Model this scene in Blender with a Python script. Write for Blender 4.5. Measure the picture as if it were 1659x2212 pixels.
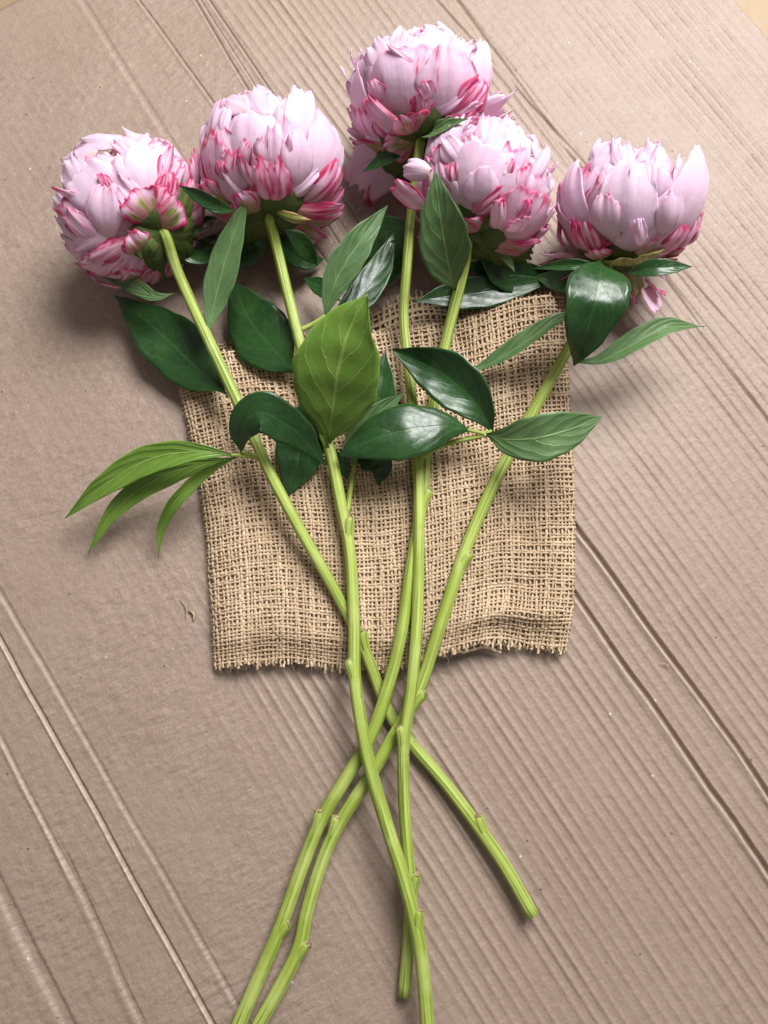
import bpy, math, random
import numpy as np
from mathutils import Vector, noise as mnoise

for o in list(bpy.data.objects): bpy.data.objects.remove(o)
scene = bpy.context.scene
col = scene.collection
R = math.radians

# ------------------------------------------------------------------ camera
TILT = R(11.4); CH = 0.55; FPX = 1659.0; CX, CY = 829.5, 1106.0
camd = bpy.data.cameras.new('camera'); cam = bpy.data.objects.new('camera', camd); col.objects.link(cam)
cam.location = (0, -CH * math.tan(TILT), CH); cam.rotation_euler = (TILT, 0, 0)
camd.sensor_fit = 'HORIZONTAL'; camd.sensor_width = 36.0; camd.lens = 36.0
camd.clip_start = 0.01; camd.clip_end = 50
scene.camera = cam
# ------------------------------------------------------------------ light
world = bpy.data.worlds.new('World'); scene.world = world; world.use_nodes = True
bg = world.node_tree.nodes['Background']
bg.inputs[0].default_value = (1.0, 0.93, 0.89, 1); bg.inputs[1].default_value = 0.25
ld = bpy.data.lights.new('window_light', 'AREA'); ld.shape = 'RECTANGLE'; ld.size = 0.95; ld.size_y = 0.8
ld.energy = 61; ld.color = (1.0, 0.992, 0.985)
lamp = bpy.data.objects.new('window_light', ld); col.objects.link(lamp)
lamp.location = (0.56, 1.00, 1.36)
lamp.rotation_euler = (Vector((0, 0.05, 0)) - lamp.location).to_track_quat('-Z', 'Y').to_euler()
scene.view_settings.view_transform = 'Standard'; scene.view_settings.look = 'None'
scene.view_settings.gamma = 1; scene.view_settings.exposure = 0.0
scene.render.engine = 'CYCLES'

# ------------------------------------------------------------------ pixel -> place
CT, ST = math.cos(TILT), math.sin(TILT)
CAMP = np.array([0, -CH * math.tan(TILT), CH])
def ray(px, py):
    x, y, z = (px - CX), -(py - CY), -FPX
    return np.array([x, y * CT - z * ST, y * ST + z * CT]) / FPX
def P(px, py, z=0.0):
    d = ray(px, py); k = (z - CAMP[2]) / d[2]
    return CAMP + d * k
def depth_of(p):
    q = np.asarray(p) - CAMP
    return float(np.dot(q, np.array([0, ST, -CT])))
def px2m(p): return depth_of(p) / FPX
def to_px(p):
    q = np.asarray(p) - CAMP; x = q[0]; y = q[1] * CT + q[2] * ST; z = -q[1] * ST + q[2] * CT
    return CX + FPX * x / -z, CY - FPX * y / -z

# ------------------------------------------------------------------ mesh helpers
def tag(o, label=None, cat=None, group=None, kind=None):
    if label: o['label'] = label
    if cat: o['category'] = cat
    if group: o['group'] = group
    if kind: o['kind'] = kind
    return o
def empty(name, loc):
    o = bpy.data.objects.new(name, None); o.empty_display_size = 0.01
    o.location = tuple(loc); col.objects.link(o)
    return o
def base_of(parent):
    b = np.zeros(3); p = parent
    while p is not None:
        b = b + np.array(p.location); p = p.parent
    return b
def build(name, verts, faces, mats, parent=None, uv=None, smooth=True, matidx=None, attrs=None):
    verts = np.asarray(verts, dtype=float)
    if parent is not None: verts = verts - base_of(parent)
    me = bpy.data.meshes.new(name)
    faces = np.asarray(faces)
    n = len(faces); k = faces.shape[1]
    me.vertices.add(len(verts)); me.vertices.foreach_set('co', verts.astype(np.float32).ravel())
    me.loops.add(n * k); me.loops.foreach_set('vertex_index', faces.astype(np.int32).ravel())
    me.polygons.add(n); me.polygons.foreach_set('loop_start', np.arange(0, n * k, k, dtype=np.int32))
    me.polygons.foreach_set('loop_total', np.full(n, k, dtype=np.int32))
    if smooth: me.polygons.foreach_set('use_smooth', np.ones(n, dtype=bool))
    if not isinstance(mats, (list, tuple)): mats = [mats]
    for m in mats: me.materials.append(m)
    if matidx is not None: me.polygons.foreach_set('material_index', np.asarray(matidx, dtype=np.int32))
    if uv is not None:
        l = me.uv_layers.new(name='UVMap')
        l.data.foreach_set('uv', np.asarray(uv, dtype=np.float32)[faces.ravel()].ravel())
    if attrs:
        for an, av in attrs.items():
            a = me.attributes.new(an, 'FLOAT', 'POINT'); a.data.foreach_set('value', np.asarray(av, dtype=np.float32))
    me.update(calc_edges=True); me.validate()
    o = bpy.data.objects.new(name, me); col.objects.link(o)
    if parent is not None: o.parent = parent
    return o
def grid_faces(nr, nc, wrap=False):
    i = np.arange(nr - 1)[:, None]; j = np.arange(nc if wrap else nc - 1)[None, :]
    a = i * nc + j; b = i * nc + (j + 1) % nc
    return np.stack([a, b, b + nc, a + nc], -1).reshape(-1, 4)
def spline(pts, n):
    pts = np.asarray(pts, float); m = len(pts)
    d = np.r_[0, np.cumsum(np.linalg.norm(np.diff(pts, axis=0), axis=1))]
    ext = np.vstack([2 * pts[0] - pts[1], pts, 2 * pts[-1] - pts[-2]])
    out = []
    for q in np.linspace(0, d[-1], n):
        i = min(max(np.searchsorted(d, q, side='right') - 1, 0), m - 2)
        t = (q - d[i]) / max(d[i + 1] - d[i], 1e-9)
        p0, p1, p2, p3 = ext[i], ext[i + 1], ext[i + 2], ext[i + 3]
        out.append(0.5 * (2 * p1 + (p2 - p0) * t + (2 * p0 - 5 * p1 + 4 * p2 - p3) * t * t + (3 * p1 - p0 - 3 * p2 + p3) * t ** 3))
    return np.array(out)
def unit(v): return v / (np.linalg.norm(v, axis=-1, keepdims=True) + 1e-12)
def tube(pts, radii, sides=10, ridge=0.0, nridge=5, caps=True, phase=0.0):
    pts = np.asarray(pts, float); n = len(pts); radii = np.broadcast_to(radii, (n,))
    T = unit(np.gradient(pts, axis=0))
    S = unit(np.cross(T, [0.03, 0.02, 1.0])); N = np.cross(S, T)
    a = np.linspace(0, 2 * math.pi, sides, endpoint=False)
    rr = 1 + ridge * np.cos(nridge * a + phase)
    V = pts[:, None] + radii[:, None, None] * rr[None, :, None] * (np.cos(a)[None, :, None] * S[:, None] + np.sin(a)[None, :, None] * N[:, None])
    V = V.reshape(-1, 3); F = grid_faces(n, sides, True)
    L = np.r_[0, np.cumsum(np.linalg.norm(np.diff(pts, axis=0), axis=1))]
    uv = np.stack([np.tile(a / (2 * math.pi), n), np.repeat(L, sides)], -1)
    if caps:
        for k, ring in ((0, 0), (n - 1, 1)):
            c = len(V); V = np.vstack([V, pts[k] + T[k] * (0.15 * radii[k]) * (1 if ring else -1)]); uv = np.vstack([uv, uv[k * sides]])
            r0 = k * sides
            f = [[r0 + j, r0 + (j + 1) % sides, c, c] for j in range(sides)]
            f = [[q[1], q[0], c, c] for q in f] if ring == 0 else f
            F = np.vstack([F, np.array(f)])
    return V, F, uv
def fix_tri(F):      # quads with a doubled corner become triangles: split everything into triangles
    F = np.asarray(F); T = []
    a = F[:, [0, 1, 2]]; b = F[:, [0, 2, 3]]
    keep = F[:, 2] != F[:, 3]
    return np.vstack([a, b[keep]])
class Rng(random.Random): pass
def fbm(x, y, z=0.0, o=3): return mnoise.fractal(Vector((x, y, z)), 1.0, 2.0, o)

# ------------------------------------------------------------------ materials
class NT:
    def __init__(s, name):
        s.m = bpy.data.materials.new(name); s.m.use_nodes = True; s.t = s.m.node_tree
        s.n = s.t.nodes; s.b = s.n['Principled BSDF']; s.out = s.n['Material Output']
    def new(s, t, **k):
        q = s.n.new(t)
        for a, v in k.items(): setattr(q, a, v)
        return q
    def lk(s, a, b): s.t.links.new(a, b)
    def val(s, x, sock):
        if hasattr(x, 'is_output') or hasattr(x, 'links'): s.lk(x, sock)
        else: sock.default_value = x
    def math(s, op, a, b=0.0, c=0.0, clamp=False):
        q = s.new('ShaderNodeMath', operation=op); q.use_clamp = clamp
        for i, x in enumerate((a, b, c)): s.val(x, q.inputs[i])
        return q.outputs[0]
    def mix(s, f, a, b, mode='MIX'):
        q = s.new('ShaderNodeMix', data_type='RGBA', blend_type=mode)
        s.val(f, q.inputs['Factor'])
        for x, sock in ((a, q.inputs[6]), (b, q.inputs[7])):
            if isinstance(x, tuple): sock.default_value = (*x[:3], 1)
            else: s.lk(x, sock)
        return q.outputs[2]
    def ramp(s, f, lo, hi, a=0.0, b=1.0, smooth=True):
        q = s.new('ShaderNodeMapRange', interpolation_type='SMOOTHSTEP' if smooth else 'LINEAR')
        s.val(f, q.inputs[0]); s.val(lo, q.inputs[1]); s.val(hi, q.inputs[2]); s.val(a, q.inputs[3]); s.val(b, q.inputs[4])
        return q.outputs[0]
    def noise(s, vec, scale, detail=3.0, rough=0.55, out=0):
        q = s.new('ShaderNodeTexNoise'); s.lk(vec, q.inputs['Vector']); q.inputs['Scale'].default_value = scale
        q.inputs['Detail'].default_value = detail; q.inputs['Roughness'].default_value = rough
        return q.outputs[out]
    def comb(s, x, y, z=0.0):
        q = s.new('ShaderNodeCombineXYZ')
        for i, v in enumerate((x, y, z)): s.val(v, q.inputs[i])
        return q.outputs[0]
    def sep(s, v):
        q = s.new('ShaderNodeSeparateXYZ'); s.lk(v, q.inputs[0]); return q.outputs
    def bump(s, h, strength, dist, prev=None):
        q = s.new('ShaderNodeBump'); s.lk(h, q.inputs['Height']); q.inputs['Strength'].default_value = strength
        q.inputs['Distance'].default_value = dist
        if prev is not None: s.lk(prev, q.inputs['Normal'])
        return q.outputs[0]
    def attr(s, name, typ='OBJECT'):
        q = s.new('ShaderNodeAttribute', attribute_type=typ, attribute_name=name); return q.outputs['Fac']
    def uv(s): return s.new('ShaderNodeTexCoord').outputs['UV']
    def objc(s): return s.new('ShaderNodeTexCoord').outputs['Object']

FD = np.array([-0.548, 0.837]); FD /= np.linalg.norm(FD)      # along the flutes of the card
FC = np.array([FD[1], -FD[0]])                                # across the flutes
def mat_card():
    s = NT('cardboard'); o = s.sep(s.objc())
    c = s.math('ADD', s.math('MULTIPLY', o[0], float(FC[0])), s.math('MULTIPLY', o[1], float(FC[1])))
    a = s.math('ADD', s.math('MULTIPLY', o[0], float(FD[0])), s.math('MULTIPLY', o[1], float(FD[1])))
    v = s.comb(c, a, 0.0)
    base = s.mix(s.ramp(s.noise(v, 9, 4), 0.3, 0.7), (0.272, 0.196, 0.150), (0.300, 0.221, 0.172))
    fib = s.noise(s.comb(s.math('MULTIPLY', c, 2.4), a), 330, 4, 0.7)
    base = s.mix(s.ramp(fib, 0.36, 0.66), base, s.mix(0.5, base, (0.38, 0.295, 0.24)))
    blot = s.noise(v, 120, 3, 0.6)
    base = s.mix(s.ramp(blot, 0.42, 0.70, 0, 0.35), base, (0.235, 0.168, 0.128))
    vor = s.new('ShaderNodeTexVoronoi'); s.lk(v, vor.inputs['Vector']); vor.inputs['Scale'].default_value = 95
    rnd = s.sep(vor.outputs['Color'])[0]
    spk = s.math('MULTIPLY', s.ramp(vor.outputs['Distance'], 0.05, 0.10, 1, 0), s.math('GREATER_THAN', rnd, 0.90))
    base = s.mix(s.math('MULTIPLY', spk, 0.75), base, (0.05, 0.035, 0.03))
    spl = s.math('MULTIPLY', s.ramp(vor.outputs['Distance'], 0.05, 0.11, 1, 0), s.math('LESS_THAN', rnd, 0.07))
    base = s.mix(s.math('MULTIPLY', spl, 0.6), base, (0.75, 0.67, 0.6))
    base = s.mix(s.math('MULTIPLY', s.attr('lit_wear', 'GEOMETRY'), s.ramp(s.noise(v, 140, 3), 0.30, 0.55, 0.35, 1.0)), base, (0.56, 0.47, 0.40))  # light catching the slit and crease lips, painted in pale along with rubbed paper
    s.lk(base, s.b.inputs['Base Color']); s.b.inputs['Roughness'].default_value = 0.50
    s.b.inputs['Specular IOR Level'].default_value = 0.45
    nb = s.bump(fib, 0.35, 0.0009)
    nb = s.bump(s.noise(v, 170, 3, 0.6), 0.30, 0.0022, nb)
    wr = s.noise(s.comb(s.math('MULTIPLY', c, 0.42), s.math('ADD', a, s.math('MULTIPLY', s.noise(v, 30, 2), 0.003))), 185, 2.0, 0.45)
    wm = s.attr('wrinkle', 'GEOMETRY')
    wm = s.math('MULTIPLY', wm, s.ramp(s.noise(v, 11, 2), 0.32, 0.62, 0.25, 1.0))
    nb = s.bump(s.math('MULTIPLY', wr, wm), 0.5, 0.0040, nb)
    s.lk(nb, s.b.inputs['Normal'])
    return s.m
def mat_floor():
    s = NT('floor'); v = s.objc(); o = s.sep(v)
    n = s.noise(s.comb(s.math('MULTIPLY', o[0], 8.0), o[1]), 14, 5)
    s.lk(s.mix(n, (0.27, 0.185, 0.095), (0.33, 0.235, 0.135)), s.b.inputs['Base Color']); s.b.inputs['Roughness'].default_value = 0.5
    return s.m
def mat_jute(name, a, b, dark=1.0):
    s = NT(name); tone = s.attr('tone', 'GEOMETRY'); v = s.objc()
    n = s.noise(v, 900, 3, 0.65); big = s.noise(v, 26, 3)
    base = s.mix(tone, a, b)
    base = s.mix(s.ramp(n, 0.3, 0.7, 0.0, 0.55), base, (0.68, 0.53, 0.36))
    base = s.mix(s.ramp(big, 0.42, 0.72, 0, 0.35), base, (0.30, 0.20, 0.115))
    s.lk(base, s.b.inputs['Base Color']); s.b.inputs['Roughness'].default_value = 0.85
    s.b.inputs['Specular IOR Level'].default_value = 0.15
    s.lk(s.bump(s.noise(v, 1500, 3, 0.7), 0.7, 0.0005), s.b.inputs['Normal'])
    return s.m
def mat_stem():
    s = NT('stem_skin'); u = s.sep(s.uv()); v = s.objc()
    st = s.noise(s.comb(s.math('MULTIPLY', s.math('SINE', s.math('MULTIPLY', u[0], 2 * math.pi)), 1.0),
                        s.math('MULTIPLY', s.math('COSINE', s.math('MULTIPLY', u[0], 2 * math.pi)), 1.0), s.math('MULTIPLY', u[1], 3.0)), 3.6, 4, 0.6)
    big = s.noise(v, 17, 3)
    base = s.mix(s.ramp(st, 0.34, 0.62), (0.13, 0.195, 0.022), (0.46, 0.56, 0.125))
    base = s.mix(s.ramp(big, 0.4, 0.7, 0, 0.60), base, (0.24, 0.33, 0.035))
    base = s.mix(s.ramp(s.noise(v, 31, 3), 0.52, 0.72, 0, 0.5), base, (0.50, 0.57, 0.19))
    base = s.mix(s.ramp(s.noise(v, 150, 2), 0.70, 0.78, 0, 0.6), base, (0.16, 0.10, 0.04))
    s.lk(base, s.b.inputs['Base Color']); s.b.inputs['Roughness'].default_value = 0.42
    s.b.inputs['Specular IOR Level'].default_value = 0.45
    s.b.inputs['Subsurface Weight'].default_value = 0.12; s.b.inputs['Subsurface Radius'].default_value = (0.003, 0.004, 0.001)
    s.lk(s.bump(st, 0.5, 0.0016), s.b.inputs['Normal'])
    return s.m
def mat_plain(name, c, rough=0.6, nscale=200, c2=None):
    s = NT(name); v = s.objc(); c2 = c2 or tuple(x * 0.6 for x in c)
    s.lk(s.mix(s.ramp(s.noise(v, nscale, 3), 0.35, 0.65), c, c2), s.b.inputs['Base Color']); s.b.inputs['Roughness'].default_value = rough
    return s.m
def mat_leaf(name, c1, c2, vein, rough, spec, veinmix, coat=0.0, trans=0.12):
    s = NT(name); u = s.sep(s.uv()); v = s.objc()
    t = s.math('SUBTRACT', s.math('MULTIPLY', u[0], 2.0), 1.0); at = s.math('ABSOLUTE', t)
    wob = s.noise(s.comb(s.math('MULTIPLY', u[0], 5.0), s.math('MULTIPLY', u[1], 7.0), s.attr('seed')), 1.0, 2)
    g = s.math('SUBTRACT', u[1], s.math('MULTIPLY', s.math('POWER', at, 1.25), 0.40))
    side = s.math('MULTIPLY', s.math('SIGN', t), 0.22)
    g = s.math('ADD', s.math('MULTIPLY', g, 5.2), s.math('ADD', side, s.math('MULTIPLY', wob, 0.55)))
    fr = s.math('ABSOLUTE', s.math('SUBTRACT', s.math('FRACT', g), 0.5))
    lat = s.math('MULTIPLY', s.ramp(fr, 0.012, 0.060, 1, 0), s.ramp(at, 0.80, 0.97, 1, 0))
    mid = s.ramp(at, 0.015, 0.065, 1, 0)
    vn = s.math('MAXIMUM', mid, s.math('MULTIPLY', lat, 0.75))
    quilt = s.ramp(fr, 0.0, 0.5, 0, 1)
    fine = s.new('ShaderNodeTexVoronoi'); fine.feature = 'DISTANCE_TO_EDGE'
    s.lk(s.comb(s.math('MULTIPLY', u[0], 12.0), s.math('MULTIPLY', u[1], 22.0), s.attr('seed')), fine.inputs['Vector']); fine.inputs['Scale'].default_value = 1.0
    fv = s.ramp(fine.outputs['Distance'], 0.0, 0.09, 1, 0)
    base = s.mix(s.ramp(s.noise(v, 40, 4), 0.3, 0.7), c1, c2)
    base = s.mix(s.math('MULTIPLY', fv, 0.10), base, vein)
    base = s.mix(s.math('MULTIPLY', vn, veinmix), base, vein)
    base = s.mix(s.ramp(at, 0.955, 0.99, 0, 0.5), base, vein)
    s.lk(base, s.b.inputs['Base Color'])
    rg = s.ramp(s.noise(v, 260, 3), 0.3, 0.7, rough - 0.05, rough + 0.10)
    s.lk(rg, s.b.inputs['Roughness'])
    s.b.inputs['Specular IOR Level'].default_value = spec
    if 'Coat Weight' in s.b.inputs: s.b.inputs['Coat Weight'].default_value = coat
    h = s.math('SUBTRACT', s.math('MULTIPLY', quilt, 0.5), s.math('MULTIPLY', vn, 0.7))
    h = s.math('SUBTRACT', h, s.math('MULTIPLY', fv, 0.03))
    sign = -1.0 if veinmix > 0.5 else 1.0
    nb = s.bump(s.math('MULTIPLY', h, sign), 0.45 if veinmix > 0.5 else 0.13, 0.0012)
    s.lk(s.bump(s.noise(v, 90, 2), 0.12, 0.0010, nb), s.b.inputs['Normal'])
    tr = s.new('ShaderNodeBsdfTranslucent'); s.lk(s.mix(0.6, base, (0.25, 0.38, 0.05)), tr.inputs['Color'])
    mx = s.new('ShaderNodeMixShader'); mx.inputs[0].default_value = trans
    s.lk(s.b.outputs[0], mx.inputs[1]); s.lk(tr.outputs[0], mx.inputs[2]); s.lk(mx.outputs[0], s.out.inputs['Surface'])
    return s.m
def mat_petal():
    s = NT('petal'); u = s.sep(s.uv()); v = s.objc()
    seed = s.attr('seed'); stk = s.attr('streak'); grn = s.attr('green'); pink = s.attr('pink')
    t = s.math('SUBTRACT', s.math('MULTIPLY', u[0], 2.0), 1.0); at = s.math('ABSOLUTE', t)
    def nz(su, sv, det=3, off=0.0):
        return s.noise(s.comb(s.math('MULTIPLY', u[0], su), s.math('MULTIPLY', u[1], sv), s.math('ADD', seed, off)), 1.0, det, 0.6)
    fine = nz(26, 1.6, 4); mid_ = nz(9, 1.3, 3, 5.0); blob = nz(2.4, 2.2, 2, 9.0)
    base = s.mix(pink, (0.93, 0.77, 0.905), (0.90, 0.49, 0.69))
    base = s.mix(s.ramp(fine, 0.40, 0.66, 0, 0.20), base, (0.80, 0.53, 0.72))
    base = s.mix(s.ramp(blob, 0.46, 0.70, 0, 0.22), base, (0.82, 0.60, 0.80))
    # warm cream throat towards the claw of the petal
    base = s.mix(s.ramp(s.math('ADD', u[1], s.math('MULTIPLY', s.math('SUBTRACT', mid_, 0.5), 0.45)), 0.02, 0.30, 0.65, 0), base, (0.82, 0.72, 0.60))
    # green foot
    gm = s.math('MULTIPLY', grn, s.ramp(s.math('ADD', s.math('ADD', u[1], s.math('MULTIPLY', s.math('SUBTRACT', mid_, 0.5), 0.7)), s.math('MULTIPLY', at, 0.16)), s.math('MULTIPLY_ADD', grn, 0.30, 0.0), s.math('MULTIPLY_ADD', grn, 0.30, 0.48), 1, 0))
    gcol = s.mix(s.ramp(fine, 0.4, 0.62), (0.23, 0.30, 0.035), (0.50, 0.50, 0.16))
    base = s.mix(gm, base, gcol)
    # crimson streaks and rims
    th = s.math('SUBTRACT', 0.70, s.math('MULTIPLY', stk, 0.235))
    sm = s.math('MULTIPLY', s.ramp(mid_, th, s.math('ADD', th, 0.11)), s.ramp(u[1], 0.05, 0.42, 0.25, 1.0))
    sm = s.math('MULTIPLY', sm, s.ramp(fine, 0.34, 0.52, 0.30, 1.0))
    sm = s.math('MULTIPLY', sm, s.ramp(stk, 0.0, 0.35, 0.0, 1.0))
    edge = s.math('ADD', at, s.math('MULTIPLY', s.math('SUBTRACT', blob, 0.5), 0.70))
    tipe = s.math('ADD', u[1], s.math('MULTIPLY', s.math('SUBTRACT', mid_, 0.5), 0.5))
    em = s.math('MAXIMUM', s.ramp(edge, 0.76, 0.94), s.ramp(tipe, 0.86, 0.98, 0, 1.0))
    em = s.math('MULTIPLY', em, s.ramp(stk, 0.15, 0.65, 0.0, 0.95))
    cm = s.math('MAXIMUM', s.math('MULTIPLY', sm, 0.95), em, clamp=True)
    glow = s.math('MULTIPLY', s.ramp(mid_, s.math('SUBTRACT', th, 0.12), s.math('ADD', th, 0.06)), s.ramp(stk, 0.1, 0.6, 0.0, 0.75))
    base = s.mix(glow, base, (0.92, 0.36, 0.56))
    crim = s.mix(s.ramp(blob, 0.35, 0.65), (0.74, 0.040, 0.25), (0.58, 0.014, 0.11))
    base = s.mix(cm, base, crim)
    s.lk(base, s.b.inputs['Base Color']); s.b.inputs['Roughness'].default_value = 0.48
    s.b.inputs['Specular IOR Level'].default_value = 0.3
    s.b.inputs['Sheen Weight'].default_value = 0.15
    nb = s.bump(fine, 0.30, 0.0012)
    s.lk(s.bump(s.noise(v, 55, 2), 0.35, 0.003, nb), s.b.inputs['Normal'])
    tr = s.new('ShaderNodeBsdfTranslucent'); s.lk(s.mix(0.35, base, (0.97, 0.70, 0.82)), tr.inputs['Color'])
    mx = s.new('ShaderNodeMixShader'); mx.inputs[0].default_value = 0.40
    s.lk(s.b.outputs[0], mx.inputs[1]); s.lk(tr.outputs[0], mx.inputs[2]); s.lk(mx.outputs[0], s.out.inputs['Surface'])
    return s.m
M_card, M_floor = mat_card(), mat_floor()
M_warp = mat_jute('jute_warp', (0.46, 0.325, 0.205), (0.66, 0.505, 0.35))
M_weft = mat_jute('jute_weft', (0.42, 0.29, 0.178), (0.60, 0.45, 0.305))
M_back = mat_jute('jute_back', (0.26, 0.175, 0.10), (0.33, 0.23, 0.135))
M_fuzz = mat_plain('jute_fibre', (0.55, 0.41, 0.25), 0.8)
M_stem = mat_stem()
M_cut = mat_plain('cut_stub', (0.36, 0.33, 0.15), 0.6, 700, (0.16, 0.085, 0.05))
M_stub = mat_plain('stub_skin', (0.42, 0.50, 0.14), 0.45, 300, (0.28, 0.36, 0.06))
M_ltop = mat_leaf('leaf_upper', (0.011, 0.042, 0.011), (0.022, 0.072, 0.016), (0.075, 0.145, 0.04), 0.26, 0.42, 0.25, 0.0, 0.05)
M_lund = mat_leaf('leaf_underside', (0.070, 0.140, 0.050), (0.105, 0.190, 0.066), (0.22, 0.33, 0.12), 0.46, 0.38, 0.72, 0.0, 0.10)
M_lyng = mat_leaf('leaf_underside_bright', (0.115, 0.235, 0.028), (0.155, 0.285, 0.038), (0.33, 0.45, 0.11), 0.40, 0.42, 0.72, 0.0, 0.14)
M_petal = mat_petal()
M_sepal = mat_leaf('sepal', (0.045, 0.085, 0.020), (0.085, 0.125, 0.030), (0.22, 0.07, 0.05), 0.45, 0.35, 0.25, 0.0, 0.1)

# ------------------------------------------------------------------ setting: floor and card
def make_floor():
    xs = np.linspace(-1.3, 1.3, 9)
    X, Y = np.meshgrid(xs, xs); V = np.stack([X.ravel(), Y.ravel(), np.full(X.size, -0.0075)], -1)
    o = build('floor', V, grid_faces(9, 9), M_floor); tag(o, kind='structure')
make_floor()
def cval(px, py): p = P(px, py)[:2]; return float(p @ FC)
def aval(px, py): p = P(px, py)[:2]; return float(p @ FD)
A_MAX = aval(17, 10); C_MAX = cval(1622, 43)
def make_card():
    a0, a1 = -0.78, A_MAX; c0, c1 = -0.62, C_MAX
    cs = np.arange(c0, c1, 0.00065); cs = np.r_[cs, c1]; as_ = np.linspace(a0, a1, 300)
    C, A = np.meshgrid(cs, as_); Z = np.zeros_like(C)
    # cheap smooth noise on coarse grids
    rs = np.random.RandomState(4)
    def sn(nx, ny, seed):
        r = np.random.RandomState(seed).rand(ny + 2, nx + 2)
        gx = (C - c0) / (c1 - c0) * nx; gy = (A - a0) / (a1 - a0) * ny
        ix = np.clip(gx.astype(int), 0, nx); iy = np.clip(gy.astype(int), 0, ny)
        fx = gx - ix; fy = gy - iy; fx = fx * fx * (3 - 2 * fx); fy = fy * fy * (3 - 2 * fy)
        return (r[iy, ix] * (1 - fx) + r[iy, np.minimum(ix + 1, nx + 1)] * fx) * (1 - fy) + (r[np.minimum(iy + 1, ny + 1), ix] * (1 - fx) + r[np.minimum(iy + 1, ny + 1), np.minimum(ix + 1, nx + 1)] * fx) * fy - 0.5
    sm = lambda x, lo, hi: (lambda q: q * q * (3 - 2 * q))(np.clip((x - lo) / (hi - lo), 0, 1))
    # flutes telegraphing through the liner
    pitch = 0.0076
    ph = (C + 0.0009 * sn(14, 12, 3)) / pitch
    rid = 0.5 + 0.5 * np.cos(2 * math.pi * ph); rid = rid ** 2.2 * (0.7 + 0.9 * (sn(40, 120, 77) + 0.5))
    c_top = cval(606, 231)
    lowz = 1 - sm(A, aval(850, 1000) - 0.10, aval(850, 1000) + 0.08)
    flt = np.maximum(sm(C, c_top - 0.01, c_top + 0.03), lowz * sm(C, cval(480, 1700), cval(760, 1600)))
    WR = 1.0 - 0.93 * flt
    amp = (0.12 + 0.88 * flt) * (0.15 + 1.6 * np.clip(sn(int((c1 - c0) / pitch / 1.5), 9, 7) + 0.5, 0, 1)) * (0.55 + 0.9 * (sn(6, 7, 12) + 0.5))
    Z += 0.00050 * amp * rid
    Z += 0.0030 * sn(6, 6, 21) + 0.0018 * sn(16, 14, 22) + 0.0003 * sn(60, 50, 23)
    # creases, slits and scored lines: (pixel, pixel, half width, depth, lip, wander, a-range from the pixels?)
    LW = np.zeros_like(C)  # lip mask for the painted lit edge, partly rubbed paper
    def groove(p, q, hw, depth, lip=0.0, wander=0.0008, seed=1, ends=False, lit_wear=0.0, mask=1.0):
        ca, cb = cval(*p), cval(*q); aa, ab = aval(*p), aval(*q)
        cc = ca + (A - aa) / (ab - aa) * (cb - ca) + wander * 2 * sn(2, 26, seed) + wander * 0.5 * sn(2, 90, seed + 50)
        d = C - cc; k = 1.0
        if ends:
            lo, hi = min(aa, ab), max(aa, ab); k = sm(A, lo - 0.02, lo + 0.01) * (1 - sm(A, hi - 0.01, hi + 0.015))
        if lit_wear: LW[...] = np.maximum(LW, mask * k * lit_wear * np.exp(-((d + hw * 1.35) / (hw * 0.55)) ** 2))
        return k * (-depth * np.exp(-(d / hw) ** 4) + lip * np.exp(-((d + hw * 1.9) / (hw * 1.1)) ** 2))
    E1 = (850, 590)
    half = 1 - sm(A, aval(980, 900) - 0.03, aval(980, 900) + 0.03)
    Z += half * groove((1238, 1127), (1659, 1711), 0.0017, 0.0034, 0.0016, 0.0012, 31, lit_wear=.85, mask=half)
    Z += half * groove((1241, 1273), (1631, 1843), 0.0017, 0.0032, 0.0014, 0.0014, 32, lit_wear=.75, mask=half)
    Z += groove((985, 5), (1246, 356), 0.0030, 0.0016, 0.0006, 0.0012, 33)
    Z += groove((0, 1377), (462, 2212), 0.0011, 0.0022, 0.0010, 0.0005, 34, lit_wear=.8)
    Z += groove((0, 1275), (511, 2163), 0.0016, 0.0007, 0.0004, 0.0006, 35)
    Z += groove((0, 1588), (150, 1884), 0.0013, 0.0006, 0.0007, 0.0007, 36, True, lit_wear=.4)
    Z += groove((140, 1850), (309, 2212), 0.0022, 0.0010, 0.0005, 0.0008, 37, True)
    Z += groove((0, 1919), (150, 2212), 0.0040, 0.0016, 0.0005, 0.0010, 38)
    Z += (1 - half) * groove((301, 0), (482, 254), 0.0011, 0.0012, 0.0004, 0.0008, 39)
    Z += (1 - half) * groove((421, 0), (560, 235), 0.0009, 0.0014, 0.0003, 0.0005, 40)
    Z += (1 - half) * groove((437, 5), (580, 233), 0.0007, 0.0009, 0.0003, 0.0006, 41)
    Z += (1 - half) * groove((455, 5), (606, 231), 0.0010, 0.0014, 0.0005, 0.0004, 42)
    Z += (1 - half) * groove((178, 0), (250, 116), 0.0025, 0.0006, 0.0003, 0.0008, 43)
    Z += groove((1300, 395), (1659, 790), 0.0014, 0.0010, 0.0004, 0.0008, 44)
    # a cross crease by the sack
    ax = aval(361, 1446)
    Z += -0.0007 * np.exp(-((A - ax - 0.004 * sn(20, 2, 61)) / 0.005) ** 2) * np.exp(-((C - cval(400, 1420)) / 0.05) ** 4)
    Z -= 0.0002
    # rounded outer rim, then down to the floor
    X = C * FC[0] + A * FD[0]; Y = C * FC[1] + A * FD[1]
    nr, nc = C.shape
    V = np.stack([X.ravel(), Y.ravel(), Z.ravel()], -1); F = grid_faces(nr, nc)[:, ::-1]
    idx = np.arange(nr * nc).reshape(nr, nc)
    loop = np.r_[idx[0, :-1], idx[:-1, -1], idx[-1, :0:-1], idx[:0:-1, 0]]
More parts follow.
